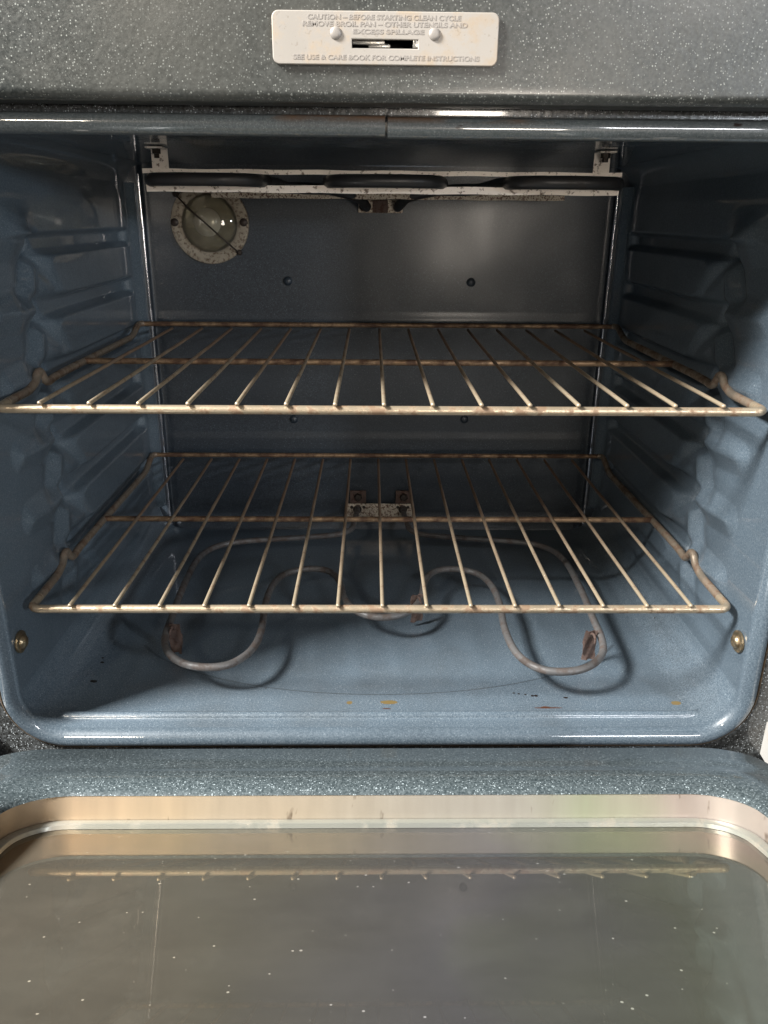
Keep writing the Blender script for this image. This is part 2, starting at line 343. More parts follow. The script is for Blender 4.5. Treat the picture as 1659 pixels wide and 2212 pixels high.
# ================================================================== OVEN
oven = empty('oven', (0, 0, 0))
oven['label'] = 'open electric oven with blue-grey enamel cavity and its glass door lowered'
oven['category'] = 'oven'

WX, ZF, ZC, RB, RT = 0.3015, -0.110, 0.357, 0.036, 0.022
Y0, Y1 = -0.0125, 0.4405

# ---- embossed side walls --------------------------------------------------
GR = [0.2760, 0.2195, 0.1628, 0.1060, 0.0500, -0.0058, -0.0620]          # heights of the rack channels
def lin(a, b, x): return min(1, max(0, (x - a) / (b - a)))
def emboss(y, z):
    d = 0.0
    PH_ = 0.0118
    for a, b in list(zip(GR[1:], GR[:-1])):            # pads between the channels
        if a - 0.02 < z < b + 0.02:
            lo, hi = a + 0.0086, b - 0.0090
            q = (z - (lo + hi) / 2) / ((hi - lo) / 2)
            yf = 0.178 + 0.030 * min(1.2, abs(q)) ** 3.5 - 0.010 * q
            zz = lin(lo - 0.0036, lo + 0.0022, z) * (1 - lin(hi - 0.0022, hi + 0.0036, z))
            r = lin(yf - 0.075, yf, y)
            d += PH_ * zz * (0.25 * r + 0.75 * r ** 1.6)
    if z > GR[0]: d += PH_ * sm(GR[0] + 0.004, GR[0] + 0.010, z) * sm(0.05, 0.12, y) * (1 - 0.9 * sm(0.292, 0.312, z))
    if z < GR[-1]: d += 0.006 * sm(0.004, 0.012, GR[-1] - z) * lin(0.10, 0.18, y) * (1 - sm(0.0, 0.03, -0.062 - z))
    for k, g in enumerate(GR[:-1]):                    # star-shaped pressing at the mouth of each channel
        if abs(z - g) > 0.06: continue
        def ridge(p0, p1, w0, w1, h, f0=1.0, f1=0.3):
            ax, az = p1[0] - p0[0], p1[1] - p0[1]; L2 = ax * ax + az * az
            t = max(0, min(1, ((y - p0[0]) * ax + (z - p0[1]) * az) / L2))
            dy, dz = y - p0[0] - t * ax, z - p0[1] - t * az
            wd = w0 + (w1 - w0) * t
            r = math.sqrt(dy * dy + dz * dz) / wd
            return h * (f0 + (f1 - f0) * t) * (1 - lin(0.08, 1, r)) ** 1.25
        c = (0.142, g - 0.002)
        d += ridge((0.112, g + 0.003), (0.052, g + 0.006), 0.020, 0.016, 0.0100, 0.9, 0.5)
        d -= ridge(c, (0.184, g - 0.040), 0.015, 0.010, 0.0080, 1, 0.3)
        d -= ridge(c, (0.092, g - 0.046), 0.017, 0.012, 0.0080, 1, 0.25)
        d -= ridge((0.130, g + 0.008), (0.085, g + 0.022), 0.010, 0.006, 0.0030, 1, 0.1)
        d += ridge((0.138, g - 0.020), (0.128, g - 0.040), 0.018, 0.026, 0.0075, 0.6, 1.0)
    d -= 0.0108 * sm(0.085, 0.150, y) * (1 - sm(0.292, 0.312, z)) * sm(-0.078, -0.066, z)
    d *= 1 - sm(0.412, 0.424, y)
    d += 0.0095 * sm(0.424, 0.4385, y)
    return d
ZW0, ZW1 = ZF + RB, ZC - RT
for s, nm in ((-1, 'side_wall'), (1, 'side_wall')):
    def fn(u, v, s=s):
        y = Y0 + (Y1 - Y0) * u; z = ZW0 + (ZW1 - ZW0) * v
        e = emboss(y, z) * sm(0, 0.03, z - ZW0) * sm(0, 0.02, ZW1 - z) + 0.0095 * sm(0.424, 0.4385, y) * (1 - sm(0, 0.03, z - ZW0) * sm(0, 0.02, ZW1 - z))
        return (s * (WX - e), y, z)
    grid_mesh(nm, 250, 330, fn, 'enamel_wall', oven, flip=(s > 0))

# ---- floor with rounded side corners and a pressed bead -------------------
prof = []
for k in range(13):
    a = PI + (PI / 2) * k / 12; prof.append((-WX + RB + RB * math.cos(a), ZF + RB + RB * math.sin(a)))
nflat = 120
for k in range(1, nflat): prof.append((-WX + RB + (2 * (WX - RB)) * k / nflat, ZF))
for k in range(13):
    a = -PI / 2 + (PI / 2) * k / 12; prof.append((WX - RB + RB * math.cos(a), ZF + RB + RB * math.sin(a)))
ys = [Y0 + (Y1 - Y0) * k / 40 for k in range(41)] + [-0.0012 + 0.0004 * k for k in range(25)]
ys = sorted(set(round(y, 5) for y in ys))
V, Fc = [], []
for y in ys:
    for x, z in prof:
        e = math.sqrt(max(0.0, 0.0043 ** 2 - (y - 0.0035) ** 2)) * 0.95 * sm(0.279, 0.274, abs(x)) if abs(x) < 0.279 else 0
        e += 0.0018 * sm(0.02, 0.06, y) * 0
        V.append((x, y, z + e))
n = len(prof)
for j in range(len(ys) - 1):
    for i in range(n - 1): Fc.append((j * n + i, j * n + i + 1, (j + 1) * n + i + 1, (j + 1) * n + i))
from_py('cavity_floor', V, Fc, 'enamel_floor', oven)

# ---- ceiling ---------------------------------------------------------------
prof = []
for k in range(9):
    a = (PI / 2) * k / 8; prof.append((WX - RT + RT * math.cos(a), ZC - RT + RT * math.sin(a)))
for k in range(1, 20): prof.append((WX - RT - 2 * (WX - RT) * k / 20, ZC))
for k in range(9):
    a = PI / 2 + (PI / 2) * k / 8; prof.append((-WX + RT + RT * math.cos(a), ZC - RT + RT * math.sin(a)))
V = [(x, y, z) for y in (-0.02, 0.1, 0.3, Y1 + 0.012) for x, z in prof]; n = len(prof)
from_py('cavity_ceiling', V, [(j * n + i, j * n + i + 1, (j + 1) * n + i + 1, (j + 1) * n + i) for j in range(3) for i in range(n - 1)], 'enamel_wall', oven)

# ---- back wall with rolled edges, two pressed steps and dimples -------------
YB = 0.452
bx = [(0.3015, 0.4407), (0.2915, 0.4407), (0.2898, 0.4411), (0.2886, 0.4421), (0.2881, 0.4437), (0.2877, 0.4485), (0.2866, 0.4508), (0.2842, 0.4519)]
half = [(0.279 * (1 - k / 48), YB) for k in range(49)]
xs = [(-x, y) for x, y in bx] + [(-x, y) for x, y in half[:-1]] + [(x, y) for x, y in half[::-1]] + [(x, y) for x, y in bx[::-1]]
zs = [ZF - 0.004 + 0.0045 * k for k in range(106)]
DIM = [(-0.1151, 0.2229), (0.1161, 0.2229), (-0.1133, 0.0449), (0.1157, 0.0459)]
V = []
for z in zs:
    for x, y in xs:
        e = 0
        if abs(x) < 0.28:
            e = 0.0012 * sm(0.182, 0.176, z) if z > 0.1 else 0.0012
            e += 0.0010 * sm(0.026, 0.020, z)
            e += 0.0012 * math.sin(x * 14 + 1) * math.sin(z * 11) * sm(0.28, 0.24, abs(x))
            e += 0.010 * sm(ZF + 0.02, ZF - 0.003, z)
        V.append((x, y - e, z))
n = len(xs)
back = from_py('back_wall', V, [(j * n + i, j * n + i + 1, (j + 1) * n + i + 1, (j + 1) * n + i) for j in range(len(zs) - 1) for i in range(n - 1)], 'enamel_back', oven)
for x, z in DIM:
    lathe('rivet', [(0.0058, -0.003), (0.0056, 0.0005), (0.0042, 0.0022), (0.002, 0.0030), (0.0002, 0.0032)], (x, YB - 0.0015, z), (0, -1, 0), 'enamel_back', back, 16)

for s in (-1, 1):
    tube('edge_highlight_bead', [(s * 0.2882, 0.4420, -0.104 + 0.449 * k / 24) for k in range(25)], 0.0021, 'highlight_bead', oven, 12)  # added bright bead that draws the highlight line down each back edge
# ---- rolled lip, grimy gasket and face frame round the opening ---------------
def u_path(off, top=0.352, n=10):
    X, B, r = WX + off, ZF - off, RB + off
    pts = [(-X, top)]
    for k in range(14): pts.append((-X, top - (top - (B + r)) * (k + 1) / 14))
    for k in range(1, n + 1):
        a = PI + (PI / 2) * k / n; pts.append((-X + r + r * math.cos(a), B + r + r * math.sin(a)))
    for k in range(1, 25): pts.append((-X + r + (2 * X - 2 * r) * k / 24, B))
    for k in range(1, n + 1):
        a = -PI / 2 + (PI / 2) * k / n; pts.append((X - r + r * math.cos(a), B + r + r * math.sin(a)))
    for k in range(14): pts.append((X, B + r + (top - (B + r)) * (k + 1) / 14))
    return pts
def u_sweep(name, profile, mat, top=0.352):
    rows = [[(x, y, z) for x, z in u_path(o, top)] for o, y in profile]
    n = len(rows[0]); V = [p for r in rows for p in r]
    return from_py(name, V, [(j * n + i, (j + 1) * n + i, (j + 1) * n + i + 1, j * n + i + 1) for j in range(len(rows) - 1) for i in range(n - 1)], mat, oven, True, 45)
lip = [(0.0002, -0.006), (0.0, Y0)]
for k in range(1, 11):
    a = (PI / 2) * k / 10; lip.append((0.0095 * (1 - math.cos(a)), Y0 - 0.0098 * math.sin(a)))
for k in range(1, 7):
    a = (PI / 2) * k / 6; lip.append((0.0095 + 0.0045 * math.sin(a), Y0 - 0.0098 + 0.0045 * (1 - math.cos(a))))
lip.append((0.0140, -0.008))
u_sweep('opening_lip', lip, 'enamel_wall')
gas = [(0.0125, -0.010), (0.0138, -0.0165), (0.0155, -0.0185), (0.0172, -0.0170), (0.0178, -0.010)]
u_sweep('door_gasket', gas, 'gasket')
fr = [(0.0168, -0.006), (0.0170, -0.0125), (0.0182, -0.0148), (0.0205, -0.0155), (0.060, -0.0158), (0.064, -0.0145), (0.0650, -0.010), (0.065, 0.03)]
u_sweep('face_frame', fr, 'enamel_frame', top=0.36)

# ---- top trim in two pieces, meeting at a seam --------------------------------
def trim(x0, x1, dz):
    bm = bmesh.new(); pr = []
    for k in range(15):
        a = math.radians(100 + 230 * k / 14); pr.append((-0.0185 + 0.0066 * math.cos(a), 0.3538 + dz + 0.0064 * math.sin(a)))
    pr = [(-0.006, 0.3625)] + pr + [(-0.008, 0.3585)]
    N_ = 30
    rows = [[bm.verts.new((x0 + (x1 - x0) * i / N_, y, z )) for y, z in pr] for i in range(N_ + 1)]
    for A, B in zip(rows, rows[1:]):
        for k in range(len(pr) - 1): bm.faces.new((A[k], A[k + 1], B[k + 1], B[k]))
    bm.faces.new(rows[0]); bm.faces.new(rows[-1])
    return from_bm('trim_strip', bm, 'enamel_trim', oven, True, 60)
trim(-0.335, -0.0012, 0.0004); trim(0.0004, 0.335, -0.0004)
box('trim_backing', (-0.335, -0.006, 0.358), (0.335, 0.004, 0.376), 'enamel_frame', oven, 0.001)

# ---- front panel above the opening -------------------------------------------
SL = (-0.0227, 0.0190, 0.3936, 0.4003)     # latch slot x0 x1 z0 z1
pr = [(-0.012, 0.3660), (-0.020, 0.3656), (-0.027, 0.3658)]
for k in range(1, 9):
    a = -PI / 2 - (PI / 2) * k / 8; pr.append((-0.030 + 0.0065 * math.cos(a), 0.3722 + 0.0064 * math.sin(a)))
for z in (0.376, 0.384, SL[2], SL[3], 0.42, 0.45, 0.50): pr.append((-0.0365, z))
pr.append((-0.030, 0.505)); pr.append((-0.0, 0.505))
xs = [-0.40, -0.3, -0.2, -0.1, SL[0], SL[1], 0.1, 0.2, 0.3, 0.40]
V = [(x, y, z) for x in xs for y, z in pr]; n = len(pr); Fc = []
for i in range(len(xs) - 1):
    for k in range(n - 1):
        if xs[i] == SL[0] and abs(pr[k][1] - SL[2]) < 1e-6: continue
        Fc.append((i * n + k, i * n + k + 1, (i + 1) * n + k + 1, (i + 1) * n + k))
panel = from_py('front_panel', V, Fc, 'enamel_front', oven, True, 50)
bm = bmesh.new()
vs = box_bm(bm, (SL[0] - 0.004, -0.0362, SL[2] - 0.004), (SL[1] + 0.004, -0.006, SL[3] + 0.004))
bm.faces.ensure_lookup_table()
bmesh.ops.delete(bm, geom=[f for f in bm.faces if f.calc_center_median().y < -0.0361], context='FACES')
from_bm('latch_pocket', bm, 'black', panel, False, None)

# ---- latch plate with embossed lettering ---------------------------------------
def rrect(w, h, r, n=8):
    p = []
    for cx, cyy, a0 in ((w / 2 - r, h / 2 - r, 0), (-w / 2 + r, h / 2 - r, 90), (-w / 2 + r, -h / 2 + r, 180), (w / 2 - r, -h / 2 + r, 270)):
        for k in range(n + 1):
            a = math.radians(a0 + 90 * k / n); p.append((cx + r * math.cos(a), cyy + r * math.sin(a)))
    return p
def to_mesh(curve_obj):
    dg = bpy.context.evaluated_depsgraph_get()
    me = bpy.data.meshes.new_from_object(curve_obj.evaluated_get(dg))
    col.objects.unlink(curve_obj); bpy.data.objects.remove(curve_obj); return me
PCX, PCZ, PW, PH, PY = -0.0016, 0.3998, 0.1352, 0.0282, -0.0365
cu = bpy.data.curves.new('plate_outline', 'CURVE'); cu.dimensions = '2D'; cu.fill_mode = 'BOTH'; cu.extrude = 0.0008; cu.bevel_depth = 0.0006; cu.bevel_resolution = 2
for loop in (rrect(PW - 0.0012, PH - 0.0012, 0.0035), [(SL[0] - PCX + .0005, SL[2] - PCZ + .0004), (SL[0] - PCX + .0005, SL[3] - PCZ - .0004), (SL[1] - PCX - .0005, SL[3] - PCZ - .0004), (SL[1] - PCX - .0005, SL[2] - PCZ + .0004)]):
    s = cu.splines.new('POLY'); s.points.add(len(loop) - 1); s.use_cyclic_u = True
    for q, (x, z) in zip(s.points, loop): q.co = (x, z, 0, 1)
co = bpy.data.objects.new('plate_curve', cu); col.objects.link(co)
me = to_mesh(co); me.transform(Matrix.Translation((PCX, PY - 0.0014, PCZ)) @ Matrix.Rotation(PI / 2, 4, 'X')); me.materials.clear()
plate = link('latch_plate', me, 'plate', oven, True, 40)
plate['label'] = 'pale cream metal caution plate with latch slot'
YP = PY - 0.0028
def text(body, x, z, size, width):
    c = bpy.data.curves.new('letters', 'FONT'); c.body = body; c.size = size; c.align_x = 'CENTER'; c.align_y = 'CENTER'; c.extrude = 0.0001; c.bevel_depth = 0.00006; c.offset = 0.00008
    o = bpy.data.objects.new('letters', c); col.objects.link(o)
    bpy.context.view_layer.update(); k = width / max(o.dimensions.x, 1e-6)
    m = to_mesh(o); m.materials.clear()
    m.transform(Matrix.Translation((x, YP, z)) @ Matrix.Rotation(PI / 2, 4, 'X') @ Matrix.Diagonal((k, 1, 1, 1)))
    return link('lettering', m, 'plate_mark', plate, False)
text('CAUTION \u2013 BEFORE STARTING CLEAN CYCLE', -0.0025, 0.41045, 0.0036, 0.091)
text('REMOVE BROIL PAN \u2013 OTHER UTENSILS AND', -0.0020, 0.4067 + 0.0002, 0.0036, 0.098)
text('EXCESS SPILLAGE', 0.0000, 0.4031, 0.0033, 0.0425)
text('SEE USE & CARE BOOK FOR COMPLETE INSTRUCTIONS', -0.0010, 0.3895, 0.0036, 0.112)
for x in (-0.0312, 0.0277):
    s = lathe('screw', [(0.0036, -0.0005), (0.0035, 0.0006), (0.0029, 0.0012), (0.0016, 0.0015), (0.0003, 0.0016)], (x, YP + 0.0002, 0.4022), (0, -1, 0), 'plate_mark', plate, 20)
box('latch', (-0.0218, -0.0350, 0.3972), (-0.0020, -0.0320, 0.3999), 'steel', plate, 0.0008)
box('latch', (-0.012, -0.0335, 0.3956), (0.0015, -0.0295, 0.3982), 'steel', plate, 0.001)
box('latch_guide', (0.0148, -0.0382, 0.3952), (0.0186, -0.031, 0.3999), 'steel', plate, 0.0006)

# ---- cavity side screws and scorch streak ------------------------------------------
for s in (-1, 1):
    sc_ = lathe('wall_screw', [(0.0095, -0.001), (0.0094, 0.0008), (0.0078, 0.0016), (0.0062, 0.0014), (0.0060, 0.0022), (0.0045, 0.0042), (0.0018, 0.0052), (0.0002, 0.0053)], (s * 0.2999, -0.002, -0.0325), (-s, 0, 0), 'brass', oven, 24)

# ================================================================== bake element
ZE = -0.079
P2 = [(-0.032, 0.385), (-0.036, 0.362), (-0.052, 0.346), (-0.092, 0.337), (-0.161, 0.325), (-0.196, 0.309), (-0.213, 0.272), (-0.214, 0.20), (-0.210, 0.129), (-0.205, 0.078), (-0.189, 0.048),
      (-0.165, 0.034), (-0.138, 0.037), (-0.121, 0.062), (-0.1165, 0.10), (-0.1195, 0.156), (-0.117, 0.200), (-0.106, 0.229), (-0.084, 0.242), (-0.060, 0.238), (-0.045, 0.212), (-0.037, 0.166), (-0.022, 0.137)]
path = [(x, y, ZE) for x, y in P2] + [(0.003, 0.126, ZE)]
mir = [(0.006 - x, y, ZE) for x, y in P2[::-1]]
path += [(x + (0.0 if i else 0), y - (0.008 if y < 0.1 else 0), z) for i, (x, y, z) in enumerate(mir)]
path = [(-0.0285, 0.449, -0.079), (-0.029, 0.425, -0.0785)] + path + [(0.035, 0.425, -0.0785), (0.0345, 0.449, -0.079)]
bake = tube('bake_element', catmull(path, 6), 0.0036, 'element', oven, 12)
# support clips: ragged rusty straps folded over the tube down to the floor
def clip(x, y, ang, hgt=0.031, wd=0.0145):
    bm = bmesh.new(); rnd = random.Random(int(x * 1e4))
    nx, nz = 6, 8
    top = ZE + 0.006
    G = []
    for side in (0, 1):
        rows = []
        for j in range(nz + 1):
            r = []
            for i in range(nx + 1):
                u = (i / nx - 0.5) * wd * (1 - 0.35 * abs(j / nz - 0.45)); h = top - hgt * j / nz
                jit = rnd.uniform(-1, 1) * 0.0008 if i in (0, nx) or j in (0, nz) else 0
                r.append(bm.verts.new((u + jit, (0.0042 if side else 0.0054) + 0.001 * math.sin(i * 1.7 + j), max(h + jit, ZF + 0.0006))))
            rows.append(r)
        G.append(rows)
    for rows, fl in ((G[0], 0), (G[1], 1)):
        for j in range(nz):
            for i in range(nx):
                q = (rows[j][i], rows[j][i + 1], rows[j + 1][i + 1], rows[j + 1][i]); bm.faces.new(q if fl else q[::-1])
    per = lambda R: R[0] + [r[-1] for r in R[1:]] + R[-1][-2::-1] + [r[0] for r in R[-2:0:-1]]
    A, B = per(G[0]), per(G[1])
    for k in range(len(A)): bm.faces.new((A[k], A[(k + 1) % len(A)], B[(k + 1) % len(B)], B[k]))
    # hook over the tube
    tube_bm(bm, [(0, 0.005 * math.cos(t), ZE + 0.0052 * math.sin(t)) for t in [0.0, 0.5, 1.0, 1.57, 2.1, 2.6, 3.1, 3.6]], 0.0013, 8)
    bmesh.ops.transform(bm, matrix=Matrix.Translation((x, y, 0)) @ Matrix.Rotation(ang, 4, 'Z'), verts=bm.verts)
    return from_bm('support_clip', bm, 'rust', bake, True, 50)
clip(-0.2020, 0.0960, math.radians(-14)); clip(0.0410, 0.1600, math.radians(20)); clip(0.2045, 0.0830, math.radians(12))
# terminal plate on the back wall
tp = box('terminal_plate', (-0.0445, 0.4395, -0.0935), (0.0500, 0.4415, -0.0715), 'bracket_rusty', bake, 0.0008)
tp['label'] = 'pitted grey terminal plate'
for x0 in (-0.0385, 0.0245):
    box('bracket_tab', (x0, 0.4425, -0.078), (x0 + 0.022, 0.4445, -0.0535), 'rust', bake, 0.0005)
    lathe('bolt', [(0.0058, -0.002), (0.0058, 0.0025), (0.0045, 0.0045), (0.0003, 0.005)], (x0 + 0.011, 0.4425, -0.0625), (0, -1, 0), 'bolt', bake, 6)
for x0 in (-0.0285, 0.0345):
    lathe('bushing', [(0.0062, -0.001), (0.0060, 0.0010), (0.0048, 0.0016), (0.0040, 0.0016)], (x0, 0.4395, -0.0795), (0, -1, 0), 'bolt', bake, 16)
for x0, z0 in ((-0.036, -0.0765), (-0.0195, -0.0765), (0.0275, -0.0765), (0.0415, -0.0765)):
    lathe('rivet', [(0.0024, -0.001), (0.0022, 0.0008), (0.0003, 0.0012)], (x0, 0.4395, z0), (0, -1, 0), 'bolt', bake, 10)

# ================================================================== broil element
ZB = 0.3296
bp = [(-0.016, 0.447, 0.3105), (-0.017, 0.42, 0.312), (-0.03, 0.395, 0.322), (-0.08, 0.385, ZB), (-0.19, 0.385, ZB), (-0.212, 0.365, ZB), (-0.2165, 0.30, ZB), (-0.2165, 0.235, ZB), (-0.207, 0.190, ZB), (-0.187, 0.1765, ZB), (-0.16, 0.1745, ZB), (-0.132, 0.177, ZB), (-0.113, 0.192, ZB),
      (-0.105, 0.235, ZB), (-0.098, 0.30, ZB - 0.002), (-0.088, 0.345, ZB - 0.002), (-0.072, 0.355, ZB - 0.002), (-0.056, 0.340, ZB - 0.002), (-0.0505, 0.29, ZB - 0.001), (-0.050, 0.215, ZB), (-0.042, 0.188, ZB), (-0.022, 0.177, ZB)]
bp = bp + [(0.003, 0.175, ZB)] + [(0.006 - x, y, z) for x, y, z in bp[::-1]]
broil = tube('broil_element', catmull(bp, 5), 0.0057, 'element_dark', oven, 12)
def strip(name, x0, x1, y, z0, z1, mat, n=30, lip=0.0, sag=0.0):
    bm = bmesh.new(); rows = []
    for i in range(n + 1):
        t = i / n; x = x0 + (x1 - x0) * t; s = sag * math.sin(PI * t) + 0.0003 * math.sin(i * 1.3)
        rows.append([bm.verts.new(q) for q in ((x, y, z0 + s), (x, y, z1 + s), (x, y + 0.0012, z1 + s), (x, y + 0.0012 + lip, z1 + s - 0.0012 if lip else z1 + s), (x, y + 0.0012, z0 + s))])
    for A, B in zip(rows, rows[1:]):
        for k in range(5): bm.faces.new((A[k], A[(k + 1) % 5], B[(k + 1) % 5], B[k]))
    bm.faces.new(rows[0]); bm.faces.new(rows[-1])
    return from_bm(name, bm, mat, broil, True, 30)
strip('support_strip', -0.2178, 0.2195, 0.2000, 0.3352, 0.3392, 'bracket', lip=0.010)
strip('support_strip', -0.2160, 0.2190, 0.2030, 0.3198, 0.3262, 'bracket', lip=0.006)
strip('support_strip', -0.193, 0.212, 0.3900, 0.3185, 0.3252, 'bracket_rusty')
for x, tilt in ((-0.2015, 0.0), (0.2005, 0.0)):
    bm = bmesh.new()
    box_bm(bm, (x - 0.0075, 0.2022, 0.336), (x + 0.0075, 0.2034, 0.3562), 0.0004)
    box_bm(bm, (x - 0.0075, 0.1820, 0.3549), (x + 0.0075, 0.2021, 0.3562), 0.0004)
    hg = from_bm('hanger_bracket', bm, 'bracket', broil, False)
    lathe('bolt', [(0.0042, 0), (0.0042, 0.004), (0.0026, 0.0042), (0.0026, 0.0075), (0.0002, 0.0077)], (x, 0.192, 0.3549), (0, 0, -1), 'bolt', broil, 6)
box('terminal_plate', (-0.0260, 0.4425, 0.3040), (0.0280, 0.4445, 0.3190), 'bracket_rusty', broil, 0.0012)
box('terminal_block', (-0.0085, 0.4395, 0.3042), (0.0100, 0.4424, 0.3185), 'rust', broil, 0.0008)
for x in (-0.0195, 0.0215):
    lathe('bolt', [(0.0052, -0.001), (0.0050, 0.0020), (0.0032, 0.0034), (0.0002, 0.0038)], (x, 0.4425, 0.3108), (0, -1, 0), 'bolt', broil, 18)

# ================================================================== oven lamp
LX, LZ = -0.2075, 0.2905
lamp = lathe('oven_lamp', [(0.0475, -0.002), (0.0475, 0.0015), (0.0468, 0.0024), (0.0365, 0.0028), (0.0340, 0.0020), (0.0338, -0.004), (0.030, -0.005)], (LX, YB - 0.004, LZ), (0, -1, 0), 'flange', oven, 56)
lamp['label'] = 'round pitted lamp flange with glass lens'
# shallow cup behind the lens, then lens and bulb
bm = bmesh.new()
lathe_bm(bm, [(0.0337, 0.0018), (0.0330, -0.0005), (0.026, -0.0030), (0.0003, -0.0036)], (LX, YB - 0.0045, LZ), (0, -1, 0), 48)
from_bm('reflector', bm, 'reflector', lamp)
lathe('lens', [(0.0335, 0.0005), (0.0334, 0.0040), (0.0318, 0.0078), (0.027, 0.0105), (0.019, 0.0128), (0.010, 0.0140), (0.0004, 0.0144)], (LX, YB - 0.0060, LZ), (0, -1, 0), 'lens', lamp, 48)
lathe('bulb', [(0.0150, 0.0), (0.0165, 0.0035), (0.0140, 0.0068), (0.0085, 0.0086), (0.0004, 0.0092)], (LX - 0.002, YB - 0.0070, LZ + 0.001), (0, -1, 0), 'bulb', lamp, 32)
wy = YB - 0.0225
tube('retainer_wire', catmull([(LX - 0.0395, YB - 0.0065, LZ + 0.034), (LX - 0.034, YB - 0.015, LZ + 0.029), (LX - 0.02, wy, LZ + 0.016), (LX, wy, LZ - 0.0015), (LX + 0.02, wy, LZ - 0.019), (LX + 0.030, YB - 0.016, LZ - 0.029), (LX + 0.0355, YB - 0.0065, LZ - 0.034)], 5), 0.0010, 'bolt', lamp, 8)
for dx, dz, r in ((-0.0425, 0.0008, 0.0050), (0.0415, 0.0015, 0.0050), (-0.0385, 0.0335, 0.0042), (0.0345, -0.0335, 0.0036)):
    lathe('screw', [(r, -0.001), (r * 0.95, 0.0015), (r * 0.6, 0.0028), (0.0002, 0.0031)], (LX + dx, YB - 0.0066, LZ + dz), (0, -1, 0), 'bolt', lamp, 16)

# ================================================================== door, lowered to about 70 degrees
B = math.radians(20.75); CG = -0.112
door = empty('door', (0, 0, 0), oven)
door['label'] = 'lowered oven door with glass window'
# local door frame: x = right, u = outwards from the hinge along the door, h = above the glass
def D(x, u, h):
    c = CG + h
    return (x, c * math.sin(B) - u * math.cos(B), c * math.cos(B) + u * math.sin(B))
def door_ring(loops, name, mat, parent, cap=False, auto=40, close=False):
    n = len(loops[0]); V = [D(*q) for L in loops for q in L]
    Fc = [(j * n + i, j * n + (i + 1) % n, (j + 1) * n + (i + 1) % n, (j + 1) * n + i) for j in range(len(loops) - 1) for i in range(n)]
    if cap: Fc.append(tuple(range((len(loops) - 1) * n, len(loops) * n)))
    o = from_py(name, V, Fc, mat, parent, True, auto)
    bm = bmesh.new(); bm.from_mesh(o.data); bmesh.ops.recalc_face_normals(bm, faces=bm.faces); bm.to_mesh(o.data); bm.free()
    return o
def rr_loop(x0, x1, u0, u1, r, h, n=10, sub=14):
    cx, cu, w_, l_ = (x0 + x1) / 2, (u0 + u1) / 2, x1 - x0, u1 - u0
    return [(cx + a, cu + b, h) for a, b in rrect(w_, l_, r, n)]
UO, UE = 0.083, 0.172         # liner edge and window edge
OX0, OX1, OU1 = -0.272, 0.260, 0.505
IX0, IX1, IU1 = -0.2185, 0.2135, 0.430
H = 0.0198
loops = [rr_loop(OX0 - 0.002, OX1 + 0.002, UO - 0.002, OU1 + 0.002, 0.036, H - 0.030), rr_loop(OX0 - 0.002, OX1 + 0.002, UO - 0.002, OU1 + 0.002, 0.036, H - 0.0045),
         rr_loop(OX0 - 0.0012, OX1 + 0.0012, UO - 0.0012, OU1 + 0.0012, 0.035, H - 0.0018), rr_loop(OX0 + 0.0012, OX1 - 0.0012, UO + 0.0012, OU1 - 0.0012, 0.033, H)]
f = 0.0
fl = UE - UO
def inner(d, h, r): return rr_loop(IX0 - d, IX1 + d, UE - d, IU1 + d, r, h)
loops += [inner(0.050, H + 0.0006, 0.05), inner(0.040, H + 0.0012, 0.045), inner(0.033, H + 0.0030, 0.043), inner(0.026, H + 0.0044, 0.04), inner(0.018, H + 0.0047, 0.037), inner(0.010, H + 0.0037, 0.034), inner(0.004, H + 0.0018, 0.032), inner(0.0010, H - 0.0002, 0.030), inner(0.0, H - 0.0018, 0.030)]
liner = door_ring(loops, 'door_liner', 'enamel_door', door, auto=60)
# cream edge of the door skin showing behind the liner corners
door_ring([rr_loop(OX0 - 0.0045, OX1 + 0.0045, UO - 0.0042, OU1 + 0.0042, 0.038, H - 0.030), rr_loop(OX0 - 0.0045, OX1 + 0.0045, UO - 0.0042, OU1 + 0.0042, 0.038, H - 0.0052), rr_loop(OX0 - 0.0030, OX1 + 0.0030, UO - 0.0030, OU1 + 0.0030, 0.037, H - 0.0042), rr_loop(OX0 - 0.0021, OX1 + 0.0021, UO - 0.0021, OU1 + 0.0021, 0.036, H - 0.0050)], 'liner_edge', 'well_edge', door)
# sheet-metal well round the window and the retainer strip the glass sits in
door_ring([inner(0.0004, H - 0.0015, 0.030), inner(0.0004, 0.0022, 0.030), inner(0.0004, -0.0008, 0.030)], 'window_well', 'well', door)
door_ring([inner(0.0004, -0.0010, 0.030), inner(0.0004, -0.033, 0.030)], 'pane_spacer', 'black', door)
door_ring([inner(-0.0002, 0.0036, 0.0298), inner(-0.0030, 0.0036, 0.027), inner(-0.0048, 0.0026, 0.025), inner(-0.0052, 0.0002, 0.025)], 'glass_retainer', 'well_edge', door)
# panes
def pane(name, h0, h1, mat):
    return door_ring([[(x, u, h0) for x, u, _ in inner(-0.0006, 0, 0.029)], [(x, u, h1) for x, u, _ in inner(-0.0006, 0, 0.029)]][::-1], name, mat, door)
def flat_pane(name, h, mat, d=-0.0006):
    L = inner(d, h, 0.029); me = bpy.data.meshes.new(name)
    L2 = inner(d, h - 0.004, 0.029); n_ = len(L)
    me.from_pydata([D(*q) for q in L + L2], [], [tuple(range(n_)), tuple(range(2 * n_ - 1, n_ - 1, -1))] + [(i, i + n_, (i + 1) % n_ + n_, (i + 1) % n_) for i in range(n_)]); me.update()
    o = link(name, me, mat, door, False)
    bm = bmesh.new(); bm.from_mesh(me); bmesh.ops.recalc_face_normals(bm, faces=bm.faces); bm.to_mesh(me); bm.free()
    return o
flat_pane('window_glass', 0.0, 'glass')
flat_pane('inner_glass', -0.0262, 'inner_glass')
